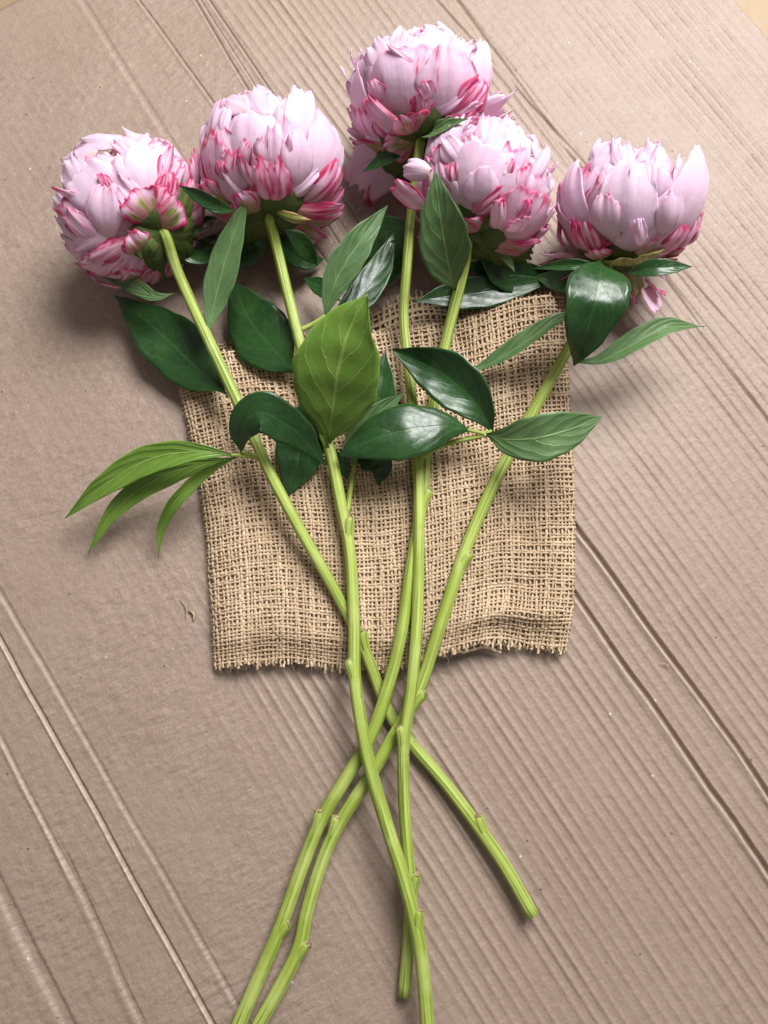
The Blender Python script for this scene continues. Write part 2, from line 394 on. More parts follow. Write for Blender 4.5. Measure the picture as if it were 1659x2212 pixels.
    low = V[loop].copy(); low[:, 2] = -0.0074
    b = len(V); n = len(loop); V = np.vstack([V, low]); k = np.arange(n)
    W = np.stack([loop, loop[(k + 1) % n], b + (k + 1) % n, b + k], -1)
    F = np.vstack([F, W])
    # winding: make top face up
    f = F[0]; nn = np.cross(V[f[1]] - V[f[0]], V[f[2]] - V[f[0]])
    if nn[2] < 0: F = F[:, ::-1]
    o = build('cardboard_sheet', V, F, M_card, attrs={'wrinkle': np.r_[WR.ravel(), np.zeros(n)], 'lit_wear': np.r_[LW.ravel(), np.zeros(n)]})
    tag(o, 'large flattened brown corrugated cardboard sheet lying under the sack and flowers', 'cardboard')
    return o
make_card()

# ------------------------------------------------------------------ burlap sack
_cc = {}
def curve2(pts, t):
    k = tuple(pts)
    if k not in _cc: _cc[k] = spline(pts, 80)
    s = _cc[k]; ds = np.r_[0, np.cumsum(np.linalg.norm(np.diff(s, axis=0), axis=1))]; ds /= ds[-1]
    return np.stack([np.interp(t, ds, s[:, i]) for i in range(2)], -1)
S_L = [(462, 1440), (455, 1300), (441, 1130), (416, 980), (388, 850), (372, 792)]
S_R = [(1226, 1398), (1240, 1290), (1242, 1100), (1234, 900), (1226, 760), (1218, 636)]
S_B = [(462, 1440), (600, 1424), (720, 1437), (850, 1440), (950, 1408), (1060, 1384), (1140, 1394), (1226, 1398)]
S_T = [(372, 792), (480, 760), (660, 742), (860, 712), (1000, 688), (1070, 662), (1140, 642), (1218, 636)]
def sack_z(u, v):
    e = np.minimum(u, 1 - u); r = np.clip(e / 0.075, 0, 1); side = np.sqrt(np.clip(1 - (1 - r) ** 2, 0, 1))
    sm = lambda x, lo, hi: (lambda q: q * q * (3 - 2 * q))(np.clip((x - lo) / (hi - lo), 0, 1))
    body = 0.0125 + 0.0040 * np.sin(math.pi * u) * np.sin(math.pi * np.clip(v, 0, 1))
    body = body * (0.45 + 0.55 * sm(v, 0, 0.10))
    g = lambda cu, cv, su, sv, rot=0: np.exp(-(((u - cu) * math.cos(rot) + (v - cv) * math.sin(rot)) / su) ** 2 - ((-(u - cu) * math.sin(rot) + (v - cv) * math.cos(rot)) / sv) ** 2)
    z = body
    z = z + 0.011 * g(0.90, 1.0, 0.16, 0.16) + 0.004 * g(0.62, 0.02, 0.05, 0.30, 0.0)
    z = z + 0.0045 * g(0.83, 0.085, 0.17, 0.030, 0.12) - 0.002 * g(0.80, 0.16, 0.15, 0.03, 0.1)
    z = z + 0.0060 * g(0.72, 0.0, 0.10, 0.05)
    z = z + 0.0030 * g(0.12, 0.70, 0.16, 0.035, -0.6) - 0.0022 * g(0.19, 0.72, 0.16, 0.035, -0.6) + 0.0026 * g(0.27, 0.80, 0.2, 0.04, -0.9)
    z = z - 0.0030 * g(0.42, 0.45, 0.03, 0.55, 0.08) - 0.0028 * g(0.87, 0.55, 0.02, 0.5, 0.05) + 0.0015 * g(0.92, 0.5, 0.03, 0.5, 0.05)
    z = z + 0.0024 * g(0.70, 0.90, 0.03, 0.14, 0.5) + 0.0020 * g(0.80, 0.80, 0.028, 0.2, 0.3) - 0.002 * g(0.75, 0.86, 0.02, 0.14, 0.4)
    z = z + 0.0016 * g(0.30, 0.25, 0.05, 0.30, -0.2) - 0.0012 * g(0.36, 0.15, 0.03, 0.3, -0.2)
    z = z + 0.0012 * np.sin(u * 27 + 3 * v) * np.sin(v * 11 + 1.3) + 0.0014 * np.sin(u * 13 - 5 * v)
    return 0.0022 + side * z
def sack_px(u, v):
    Lp, Rp, Bp, Tp = curve2(S_L, v), curve2(S_R, v), curve2(S_B, u), curve2(S_T, u)
    U, Vv = u[:, None], v[:, None]
    c = lambda a: np.array(a, float)
    bl = (1 - U) * (1 - Vv) * c(S_L[0]) + U * (1 - Vv) * c(S_R[0]) + (1 - U) * Vv * c(S_L[-1]) + U * Vv * c(S_R[-1])
    return (1 - U) * Lp + U * Rp + (1 - Vv) * Bp + Vv * Tp - bl
def unproj(px, z):
    x, y = px[:, 0] - CX, -(px[:, 1] - CY)
    d = np.stack([x, y * CT + FPX * ST, y * ST - FPX * CT], -1) / FPX
    k = (z - CAMP[2]) / d[:, 2]
    return CAMP + d * k[:, None]
def sack_pt(u, v, zoff=0.0, zfun=sack_z):
    return unproj(sack_px(u, v), zfun(u, v) + zoff)
def threads(along_v, nth, ncross, surf, seed, hw, hn, amp, ext0=0.0, ext1=0.0, u0=0.0, u1=1.0, v0=0.0, v1=1.0, ph=0):
    rs = np.random.RandomState(seed); step = 2; sides = 6
    Vs, Fs, Ts = [], [], []; b = 0
    a = np.linspace(0, 2 * math.pi, sides, endpoint=False)
    for i in range(nth):
        e0 = ext0 * rs.uniform(0.2, 1.2); e1 = ext1 * rs.uniform(0.2, 1.2)
        q = np.arange(-e0, ncross + e1 + 1e-6, 1.0 / step)
        n = len(q); w = (i + 0.5) / nth; x = q / ncross
        wob = np.interp(q, np.linspace(-3, ncross + 3, 14), rs.uniform(-1, 1, 14)) * 0.30 / nth + np.interp(q, np.linspace(-3, ncross + 3, ncross // 3), rs.uniform(-1, 1, ncross // 3)) * 0.20 / nth
        wv = np.clip(np.full(n, w) + wob, 0.001, 0.999)
        xx = np.clip(x, 0, 1)
        uu, vv = (wv, xx) if along_v else (xx, wv)
        uu = u0 + (u1 - u0) * uu; vv = v0 + (v1 - v0) * vv
        p = surf(uu, vv); du = 1e-3
        pu = surf(np.clip(uu + du, 0, 1), vv) - surf(np.clip(uu - du, 0, 1), vv); pv = surf(uu, np.clip(vv + du, 0, 1)) - surf(uu, np.clip(vv - du, 0, 1))
        N = unit(np.cross(pu, pv)); N[N[:, 2] < 0] *= -1
        T = unit(pv if along_v else pu)
        over = (x - xx)                                                    # frayed ends run past the last crossing
        Lm = np.linalg.norm(surf(np.array([u1 if not along_v else (u0 + u1) / 2]), np.array([v1 if along_v else (v0 + v1) / 2])) - surf(np.array([u0 if not along_v else (u0 + u1) / 2]), np.array([v0 if along_v else (v0 + v1) / 2])))
        p = p + T * (over * Lm)[:, None]
        S = unit(np.cross(N, T))
        sgn = 1 if along_v else -1
        off = sgn * amp * np.cos(math.pi * (q - 0.5) + math.pi * (i + ph))
        off = off * rs.uniform(0.75, 1.25, n)
        end = np.abs(over) > 0
        p = p + N * off[:, None]
        p[end] += (rs.uniform(-1, 1, (end.sum(), 3)) * np.array([0.0007, 0.0007, 0.0005]))
        r = np.interp(q, np.linspace(-3, ncross + 3, ncross), rs.uniform(0.62, 1.32, ncross)) * rs.uniform(0.80, 1.16)
        ring = p[:, None] + (r * hw)[:, None, None] * np.cos(a)[None, :, None] * S[:, None] + (r * hn)[:, None, None] * np.sin(a)[None, :, None] * N[:, None]
        Vs.append(ring.reshape(-1, 3)); Fs.append(grid_faces(n, sides, True) + b)
        tone = np.clip(rs.uniform(0.1, 0.9) + np.interp(q, np.linspace(-3, ncross + 3, 30), rs.uniform(-0.35, 0.35, 30)), 0, 1)
        Ts.append(np.repeat(tone, sides)); b += n * sides
    V = np.vstack(Vs); V[:, 2] = np.maximum(V[:, 2], 0.0008)
    return V, np.vstack(Fs), np.concatenate(Ts)
NU, NV = 94, 82
base_pt = P(850, 1060, 0.0)
sack = empty('burlap_sack', base_pt)
tag(sack, 'small tan woven burlap sack with frayed bottom edge lying beneath the crossed stems', 'sack')
def make_sack():
    V, F, T = threads(True, NU, NV, sack_pt, 11, 0.00100, 0.00062, 0.00054, ext0=1.6, ext1=0.8)
    tag(build('warp_threads', V, F, M_warp, sack, attrs={'tone': T}), kind='stuff')
    V, F, T = threads(False, NV, NU, sack_pt, 12, 0.00090, 0.00056, 0.00050, ext0=0.0, ext1=0.0)
    tag(build('weft_threads', V, F, M_weft, sack, attrs={'tone': T}), kind='stuff')
    # inner face of the front cloth, just below the threads
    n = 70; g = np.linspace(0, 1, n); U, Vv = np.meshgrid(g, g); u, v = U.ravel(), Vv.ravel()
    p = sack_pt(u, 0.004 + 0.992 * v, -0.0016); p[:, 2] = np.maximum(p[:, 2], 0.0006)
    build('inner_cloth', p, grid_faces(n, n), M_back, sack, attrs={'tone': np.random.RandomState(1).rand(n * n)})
    # the back cloth rests on the card and shows at the open mouth
    def back(u, v):
        px = sack_px(np.clip(u, 0, 1), np.clip(v, 0, 1)); px = px + np.stack([np.zeros_like(u), -np.clip(v - 0.72, 0, 1) / 0.28 * (20 + 46 * np.exp(-((u - 0.62) / 0.13) ** 2))], -1)
        z = 0.0020 + 0.004 * np.exp(-((u - 0.62) / 0.1) ** 2) * np.clip(v - 0.8, 0, 1) * 5
        return unproj(px, z)
    V, F, T = threads(True, 66, 20, back, 21, 0.00104, 0.00055, 0.00045, ext1=1.6, u0=0.03, u1=0.97, v0=0.80, v1=1.0)
    V2, F2, T2 = threads(False, 20, 66, back, 22, 0.00104, 0.00055, 0.00045, u0=0.03, u1=0.97, v0=0.80, v1=1.0)
    tag(build('back_threads', np.vstack([V, V2]), np.vstack([F, F2 + len(V)]), M_weft, sack, attrs={'tone': np.r_[T, T2] * 0.5}), kind='stuff')
    # loose fibres: a fringe along the bottom, fuzz over the cloth and down the rims
    rs = np.random.RandomState(5); Vs, Fs = [], []; b = 0
    def fibre(p0, d, L, curl, r):
        nonlocal b
        n = 7; pts = [p0]; dd = np.array(d, float)
        for k in range(n - 1):
            dd = unit(dd + rs.uniform(-1, 1, 3) * curl); pts.append(pts[-1] + dd * L / (n - 1))
        pts = np.array(pts); pts[:, 2] = np.maximum(pts[:, 2], 0.0008)
        V, F, _ = tube(pts, np.linspace(r, r * 0.4, n), 3, caps=False); Vs.append(V); Fs.append(F + b); b += len(V)
    for k in range(520):
        u = rs.rand(); p = sack_pt(np.array([u]), np.array([0.0]), rs.uniform(-0.001, 0.0008))[0]
        fibre(p, (rs.uniform(-0.7, 0.7), -1, rs.uniform(-0.3, 0.2)), rs.uniform(0.002, 0.007) * (1.8 if rs.rand() < 0.06 else 1), 0.35, rs.uniform(0.00008, 0.0002))
    for k in range(2200):
        u, v = rs.rand(), rs.rand(); p = sack_pt(np.array([u]), np.array([v]), 0.0008)[0]
        fibre(p, (rs.uniform(-1, 1), rs.uniform(-1, 1), rs.uniform(0, 0.6)), rs.uniform(0.002, 0.008), 0.5, rs.uniform(0.00005, 0.00011))
    for k in range(420):
        u = 0.004 if rs.rand() < 0.5 else 0.996; v = rs.rand(); p = sack_pt(np.array([u]), np.array([v]))[0]
        fibre(p, (-1 if u < 0.5 else 1, rs.uniform(-1, 1), rs.uniform(0, 0.8)), rs.uniform(0.002, 0.006), 0.5, rs.uniform(0.00005, 0.0001))
    for k in range(260):
        u = rs.rand(); p = sack_pt(np.array([u]), np.array([1.0]))[0]
        fibre(p, (rs.uniform(-1, 1), 1, rs.uniform(0, 0.8)), rs.uniform(0.002, 0.005), 0.5, rs.uniform(0.00005, 0.0001))
    tag(build('loose_fibres', np.vstack(Vs), fix_tri(np.vstack(Fs)), M_fuzz, sack), kind='stuff')
    # a torn strand hanging at the bottom edge
    st = spline([P(955, 1402, .010), P(1000, 1408, .007), P(1045, 1398, .006), P(1082, 1410, .004)], 30)
    V, F, uvv = tube(st, 0.0011 + 0.0003 * np.sin(np.arange(30) * 1.3), 6)
    build('torn_strand', V, fix_tri(F), M_warp, sack, attrs={'tone': np.full(len(V), 0.8)})
make_sack()
_g = np.linspace(0, 1, 60); _U, _V = np.meshgrid(_g, _g)
_SP = sack_pt(_U.ravel(), _V.ravel())
def sack_height(p):
    d = (_SP[:, 0] - p[0]) ** 2 + (_SP[:, 1] - p[1]) ** 2; i = int(np.argmin(d))
    return float(_SP[i, 2]) if d[i] < 0.005 ** 2 else 0.0

# loose jute bits on the card
def loose_bits():
    rs = np.random.RandomState(8)
    spots = [((388, 1292), (402, 1335), 'straw coloured jute fibre on the card beside the sack, the longer of two', .0005),
             ((407, 1318), (418, 1340), 'short tan jute flake on the card beside the sack', .0011),
             ((1425, 1432), (1445, 1446), 'curly pale fibre on the card beside the two long slits', .00035)]
    for (a, b_, lab, r) in spots:
        p, q = P(*a, .0012), P(*b_, .0012); m = (p + q) / 2 + np.array([0.002, 0.001, 0.0006])
        V, F, uv = tube(spline([p, m, q], 12), np.interp(np.linspace(0, 1, 12), [0, .5, 1], [r * .5, r, r * .4]), 5)
        tag(build('jute_fibre', V, fix_tri(F), M_fuzz), lab, 'fibre')
loose_bits()

# ------------------------------------------------------------------ plant parts
WT = np.array([(0, .03), (.06, .14), (.14, .42), (.24, .74), (.36, .95), (.46, 1.0), (.60, .90), (.74, .66), (.86, .36), (.94, .15), (1, .0)])
def leaf(parent, pts, w, side='top', roll=0.0, fold=0.22, wave=0.0, seed=0, name='leaf', petiole=None, skew=0.0, twist=0.0, peak=None, cup=0.0):
    """pts: (px, py, z in mm) from base to tip; w full width in picture units"""
    C = spline([P(x, y, z * 0.001) for x, y, z in pts], 34)
    T = unit(np.gradient(C, axis=0)); up = np.array([0, -0.25, 1.0]); up /= np.linalg.norm(up)
    S = unit(np.cross(T, up)); N = np.cross(S, T)
    n = len(C); s = np.linspace(0, 1, n)
    rl = R(roll) + R(twist) * (s - 0.5)
    S2 = S * np.cos(rl)[:, None] + N * np.sin(rl)[:, None]; N2 = -S * np.sin(rl)[:, None] + N * np.cos(rl)[:, None]
    hw = 0.5 * w * px2m(C[n // 2])
    sx = s if peak is None else np.interp(s, [0, peak, 1], [0, .46, 1])
    wd = hw * np.interp(sx, WT[:, 0], WT[:, 1])
    wd = np.convolve(np.r_[wd[0], wd, wd[-1]], [.25, .5, .25], 'valid'); wd[-1] = 0.00012
    nt = 15; t = np.linspace(-1, 1, nt); rs = np.random.RandomState(seed + 77)
    ph = rs.uniform(0, 6.28, 4)
    ew = 1 + 0.025 * np.sin(s * 23 + ph[0])[:, None] * np.sign(t)[None, :] + 0.02 * np.sin(s * 41 + ph[1])[:, None]
    lat = wd[:, None] * t[None, :] * ew * (1 + skew * np.sign(t)[None, :])
    lift = wd[:, None] * (np.abs(t)[None, :] ** 1.3 * math.sin(fold) - cup * (t ** 2)[None, :]) + wave * hw * (np.abs(t)[None, :] ** 2) * np.sin(s[:, None] * 9 + ph[2] + 1.4 * np.sign(t)[None, :])
    lift = lift + 0.02 * hw * np.sin(s * 30)[:, None] * (1 - np.abs(t))[None, :]
    top = C[:, None] + S2[:, None] * (lat * math.cos(fold))[..., None] + N2[:, None] * lift[..., None]
    th = 0.00016 * np.ones((n, nt)); th[:, 0] = th[:, -1] = 0.00002
    th = th + 0.0006 * np.exp(-(t / 0.09) ** 2)[None, :] * (1 - 0.85 * s)[:, None] * 0.5
    bot = top - N2[:, None] * (2 * th)[..., None]
    V = np.vstack([top.reshape(-1, 3), bot.reshape(-1, 3)]); V[:, 2] = np.maximum(V[:, 2], 0.0012)
    g = grid_faces(n, nt); k = n * nt
    ring = np.r_[np.arange(nt - 1), np.arange(nt - 1, n * nt - 1, nt), np.arange(n * nt - 1, n * nt - nt, -1), np.arange((n - 1) * nt, 0, -nt)]
    rn = len(ring); j = np.arange(rn); rim = np.stack([ring[(j + 1) % rn], ring[j], ring[j] + k, ring[(j + 1) % rn] + k], -1)
    F = np.vstack([g, g[:, ::-1] + k, rim])
    f0 = F[0]; nn = np.cross(V[f0[1]] - V[f0[0]], V[f0[2]] - V[f0[0]])
    if np.dot(nn, N2[0]) < 0: F = F[:, ::-1]
    uv1 = np.stack([np.tile(t * .5 + .5, n), np.repeat(s, nt)], -1); uv = np.vstack([uv1, uv1])
    if side == 'top': m = [M_ltop, M_lund]
    elif side == 'bright': m = [M_lyng, M_ltop]
    elif side == 'sepal': m = [M_sepal, M_sepal]
    else: m = [M_lund, M_ltop]
    mi = np.r_[np.zeros(len(g)), np.ones(len(g)), np.zeros(rn)]
    o = build(name, V, F, m, parent, uv, matidx=mi); o['seed'] = float(seed) * 3.7
    if petiole:
        pp = [P(x, y, z * .001) for x, y, z in petiole] + [C[1]]
        c = spline(pp, 16); Vv, Ff, uvv = tube(c, np.linspace(0.0021, 0.0013, 16), 8)
        build('petiole', Vv, fix_tri(Ff), M_stem, o, uvv)
    return o
def stem(parent, pts, r0, r1, seed):
    C = []
    for x, y, z in pts: C.append(P(x, y, z * .001))
    C = spline(C, 90)
    for i in range(len(C)):
        h = sack_height(C[i])
        if h > 0: C[i, 2] = max(C[i, 2], h + 0.0042)
    for _ in range(4): C[1:-1, 2] = 0.25 * C[:-2, 2] + 0.5 * C[1:-1, 2] + 0.25 * C[2:, 2]
    n = len(C); rs = np.random.RandomState(seed)
    r = np.linspace(r0, r1, n) * (1 + 0.04 * np.interp(np.arange(n), np.linspace(0, n, 12), rs.uniform(-1, 1, 12)))
    C[:, 2] = np.maximum(C[:, 2], r * 0.95 + 0.0002)
    V, F, uv = tube(C, r, 30, 0.035, 5, phase=seed)
    return build('stem', V, fix_tri(F), M_stem, parent, uv), C
def node_stub(st, C, px, py, side, L=70, out=0.86, r=0.0040):
    """a joint: the foot of a stripped leaf runs up one side of the stem and ends in a short torn stub"""
    Q = np.array([to_px(p) for p in C]); i = int(np.argmin((Q[:, 0] - px) ** 2 + (Q[:, 1] - py) ** 2))
    m = px2m(C[i]); d = np.linalg.norm(np.diff(C, axis=0), axis=1).mean(); k = max(2, int(L * m / d))
    a = C[max(i - k, 0)]; T = unit(C[min(i + 2, len(C) - 1)] - C[max(i - 2, 0)])
    S = unit(np.cross(T, [0, 0, 1.0])) * side; U = np.array([0, 0, 1.0])
    o1 = C[max(i - k // 2, 0)] + S * 0.0012 * out + U * 0.0006; o2 = C[i] + S * 0.0032 * out + U * 0.0012
    o3 = C[i] + T * 0.0028 + S * 0.0048 * out + U * 0.0016
    pts = spline([a, o1, o2, o3], 18)
    rr = np.interp(np.linspace(0, 1, 18), [0, .3, .7, .88, 1], [r * .5, r * .85, r * 1.0, r * .98, r * .80])
    pts[:, 2] = np.maximum(pts[:, 2], rr)
    V, F, uv = tube(pts, rr, 12, 0.05, 3)
    o = build('node', V, fix_tri(F), M_stem, st, uv)
    e = pts[-1]; dd = unit(pts[-1] - pts[-2])
    V, F, uv = tube(np.array([e - dd * .0004, e + dd * .0007]), np.array([r * .86, r * .70]), 11)
    V = V + np.random.RandomState(int(px)).uniform(-.0004, .0004, V.shape)
    build('cut_face', V, fix_tri(F), M_cut, o, uv)
    return o

# ------------------------------------------------------------------ flower heads
PW = np.array([(0, .36), (.10, .46), (.25, .68), (.42, .91), (.60, 1.0), (.80, 1.0), (.92, .94), (1, .84)])
KIND = {  # streak, green, pink
    'W': (0.05, 0.0, 0.06), 'w': (0.28, 0.0, 0.16), 'P': (0.52, 0.12, 0.30), 'R': (0.95, 0.25, 0.55),
    'G': (0.72, 1.35, 0.25), 'S': (0.30, 3.0, 0.10), 'D': (0.1, 1.0, 0.1)}
class Head:
    def __init__(s, parent, crop, cen, rpx, z, axis, squash=0.88, seed=0):
        s.parent = parent; s.crop = crop; s.seed = seed; s.k = 0
        s.c = P(cen[0], cen[1], z); s.R = rpx * px2m(s.c); s.q = squash
        vw = unit(s.c - CAMP); g = s.c - P(axis[0], axis[1], z); g = s.c - (CAMP + ray(*axis) * (depth_of(s.c)))
        g = g - vw * (g @ vw); sn = min(np.linalg.norm(g) / (s.R * squash), 0.93); s.ax = unit(unit(g) * sn + vw * math.sqrt(1 - sn * sn))
        e = unit(np.cross(s.ax, [0, 0, 1.0])); s.e1, s.e2 = e, np.cross(e, s.ax)          # e2 points up from the card
        s.B = np.stack([s.e1 * s.R, s.e2 * s.R, s.ax * s.R * squash], 1); s.Bi = np.linalg.inv(s.B)
        s.pole = s.c - s.ax * s.R * squash * 0.98
        # receptacle and tight heart of the flower: a lumpy closed mass under the petals
        nu, nv = 28, 18; V = []
        for i in range(nv):
            th = math.pi * i / (nv - 1)
            for j in range(nu):
                p = 2 * math.pi * j / nu
                d = np.array([math.sin(th) * math.cos(p), math.sin(th) * math.sin(p), -math.cos(th)])
                rr = 0.80 + 0.05 * math.sin(5 * p + 2 * th + seed) * math.sin(th) + 0.03 * math.sin(9 * p - 3 * th)
                V.append(s.c + s.B @ (d * rr))
        V = np.array(V); V[:, 2] = np.maximum(V[:, 2], 0.004)
        uv = np.stack([np.tile(np.linspace(0, 1, nu), nv), np.repeat(np.linspace(0, 1, nv), nu)], -1)
        s.o = build('flower_head', V, grid_faces(nv, nu, True)[:, ::-1], M_petal, parent, uv)
        s.o['seed'] = float(seed); s.o['streak'] = 1.0; s.o['green'] = 0.6; s.o['pink'] = 1.0
    def px(s, x, y):
        x0, y0, k = s.crop; return ((x0 + x * k) / 1.82278, (y0 + y * k) / 1.82278)
    def hit(s, x, y, near=0.0):
        X, Y = s.px(x, y); d = s.Bi @ ray(X, Y); o = s.Bi @ (CAMP - s.c)
        a, b, c = d @ d, o @ d, o @ o - 1.0; disc = b * b - a * c
        if disc >= 0: t = (-b - math.sqrt(disc)) / a
        else: t = -b / a
        t -= near / math.sqrt(a)
        h = o + d * t; L = np.linalg.norm(h); return h / L, L
    def petal(s, bx, by, tx, ty, hw, kind='W', dr=0.0, tip=0.0, ruffle=0.04, notch=0.10, bulge=0.03, point=0.0, near=0.0, name='petal'):
        d0, l0 = s.hit(bx, by, near * .6); d1, l1 = s.hit(tx, ty, near)
        k = s.crop[2] / 1.82278; w = 1.14 * hw * k * px2m(s.c) / s.R          # half width in radii
        s._make(d0, l0, d1, l1, w, kind, dr, tip, ruffle, notch, bulge, name, point)
    def polar(s, phi, th0, th1, w, kind='W', dr=0.0, tip=0.0, ruffle=0.03, notch=0.1, bulge=0.05, name='petal', lean=0.0):
        def d(th, phi=phi): return np.array([math.sin(R(th)) * math.sin(R(phi)), math.sin(R(th)) * math.cos(R(phi)), -math.cos(R(th))])
        s._make(d(th0), 1.0, d(th1, phi + lean), 1.0, w, kind, dr, tip, ruffle, notch, bulge, name)
    def _make(s, d0, l0, d1, l1, w, kind, dr, tip, ruffle, notch, bulge, name, point=0.0):
        s.k += 1; rs = np.random.RandomState(s.seed * 1000 + s.k)
        ns, nt = 22, 23; t = np.linspace(-1, 1, nt); sv = np.linspace(0, 1, ns)
        ang = max(math.acos(max(-1, min(1, float(d0 @ d1)))), 1e-3)
        f1, f2, f3, f4 = rs.uniform(0, 6.28, 4)
        # rounded, scalloped tip: each column of the petal ends at its own length
        Lt = 1 - 0.24 * np.abs(t) ** 3 - point * np.abs(t - 0.25)  - notch * (0.5 + 0.5 * np.sin(t * rs.uniform(3, 7) + f1)) - notch * 0.7 * np.abs(np.sin(t * rs.uniform(6, 11) + f2)) - notch * 0.6 * rs.uniform(0, 1, nt)
        wid = np.interp(sv, PW[:, 0], PW[:, 1]) * (1 + 0.06 * np.sin(sv * 7 + f3))
        kw = rs.uniform(4, 7); km = rs.uniform(9, 14); edge = rs.uniform(-.05, .09); tip = tip + rs.uniform(-.05, .06)
        B = np.broadcast_to(t[None, :], (ns, nt)); q = sv[:, None] * Lt[None, :]
        m = (np.sin((1 - q) * ang)[..., None] * d0 + np.sin(q * ang)[..., None] * d1) / math.sin(ang); m = unit(m)
        sd = unit(np.cross(d0, d1)); x = B * w * wid[:, None] * (1 + 0.05 * np.sin(q * 9 + f2))
        d = m * np.cos(x)[..., None] + sd * np.sin(x)[..., None]
        r = (l0 + (l1 - l0) * q ** 1.5) + dr - (0.05 + max(dr, 0) * 1.15) * (1 - q) ** 3 + bulge * np.sin(math.pi * np.minimum(q * 0.95, 1)) * (1 - B * B)
        r = r - 0.035 * np.abs(B) ** 3 * (1 - q * 0.6) + edge * np.abs(B) ** 3 * q + tip * q ** 3
        r = r + ruffle * q * q * (np.sin(B * kw + f4 + q * 2) * (0.35 + 0.65 * np.abs(B)) + 0.5 * np.sin(B * km + f1) * q)
        rib = np.interp(t, np.linspace(-1, 1, 11), rs.uniform(-1, 1, 11))[None, :]; fine_ = np.interp(t, np.linspace(-1, 1, 19), rs.uniform(-1, 1, 19))[None, :]
        r = r + 0.007 * rib * np.sin(math.pi * q) + 0.010 * fine_ * q ** 2 + 0.012 * np.sin(B * 2.5 + f3 + 3 * q) * q
        r = r + 0.010 * q ** 3 * np.sin(B * rs.uniform(11, 19) + f3 + 4 * q) * (0.4 + np.abs(B)) * (ruffle / 0.03)
        V = s.c + (d * r[..., None]) @ s.B.T
        UV = np.stack([B * .5 + .5, np.broadcast_to(sv[:, None], (ns, nt))], -1)
        V = V.reshape(-1, 3); V[:, 2] = np.maximum(V[:, 2], 0.0015 + 0.0004 * (s.k % 7))
        F = grid_faces(ns, nt)
        o = build('sepal' if kind == 'D' else name, V, F, M_sepal if kind == 'D' else M_petal, s.o, UV.reshape(-1, 2))
        sd = o.modifiers.new('thickness', 'SOLIDIFY'); sd.thickness = 0.00045; sd.offset = 0
        st, g, pk = KIND[kind]
        o['seed'] = float(rs.uniform(0, 90)); o['streak'] = float(np.clip(st * rs.uniform(.8, 1.2), 0, 1)); o['green'] = float(g); o['pink'] = float(np.clip(pk + rs.uniform(-.08, .12), 0, 1))
        return o
    def filler(s, n_guard=9, n_in=26):
        rs = np.random.RandomState(s.seed + 500)
        for i in range(n_guard):
            s.polar(360 * i / n_guard + rs.uniform(-15, 15), rs.uniform(16, 26), rs.uniform(96, 122), rs.uniform(.42, .60), rs.choice(['W', 'w', 'P']), dr=rs.uniform(-.10, -.04), ruffle=.03)
        for i in range(n_in):
            th = rs.uniform(112, 168); s.polar(rs.uniform(0, 360), th - rs.uniform(40, 60), th, rs.uniform(.20, .36), rs.choice(['W', 'W', 'w', 'P']), dr=rs.uniform(-.16, -.03), ruffle=.06, notch=.22, bulge=.02)
        for i in range(8):        # crumpled little petals tucked between the large ones
            ph = rs.uniform(-105, 105); th = rs.uniform(52, 100)
            s.polar(ph, th - rs.uniform(30, 44), th, rs.uniform(.12, .30), rs.choice(['P', 'P', 'w', 'w']), dr=rs.uniform(-.02, .05), tip=rs.uniform(-.02, .10), ruffle=.09, notch=.16, bulge=.02, lean=rs.uniform(-38, 38))
        for i in range(18):       # frilled white edges round the crown
            ph = rs.uniform(-130, 130); th = rs.uniform(112, 148)
            s.polar(ph, th - rs.uniform(34, 50), th, rs.uniform(.18, .36), rs.choice(['W', 'W', 'w']), dr=rs.uniform(-.05, .03), tip=rs.uniform(0, .10), ruffle=.10, notch=.20, bulge=.02, lean=rs.uniform(-30, 30))
        for i in range(6):        # under side, where the head rests
            s.polar(180 + rs.uniform(-90, 90), rs.uniform(12, 22), rs.uniform(60, 90), rs.uniform(.3, .42), rs.choice(['P', 'G', 'R']), dr=rs.uniform(-.03, .01))
        for i in range(5):        # sepals round the base
            s.polar(72 * i + rs.uniform(-15, 15), 3, rs.uniform(28, 40), rs.uniform(.22, .30), 'D', dr=-.01, ruffle=.01, notch=.03, name='sepal')

K1 = 700 / 1659; K3 = 780 / 1659; K4 = 750 / 1659
def peony(label, base_px):
    e = empty('peony', P(*base_px, 0)); return tag(e, label, 'peony', 'cut peonies laid across the sack')
pa = peony('peony with two-lobed blossom, its stem passing beneath all the other stems', (1150, 1980))
pb = peony('peony with large pale green upright leaf, its stem topmost at the crossing', (925, 2235))
pc = peony('peony whose blossom lies farthest from the sack, a fourth blossom overlapping its stem', (872, 2150))
pd = peony('peony with grey-green pointed leaf standing against its blossom, in front of the farthest blossom', (505, 2235))
pe = peony('palest near-white tulip-shaped peony with big dark leaf hanging from its base', (545, 2235))

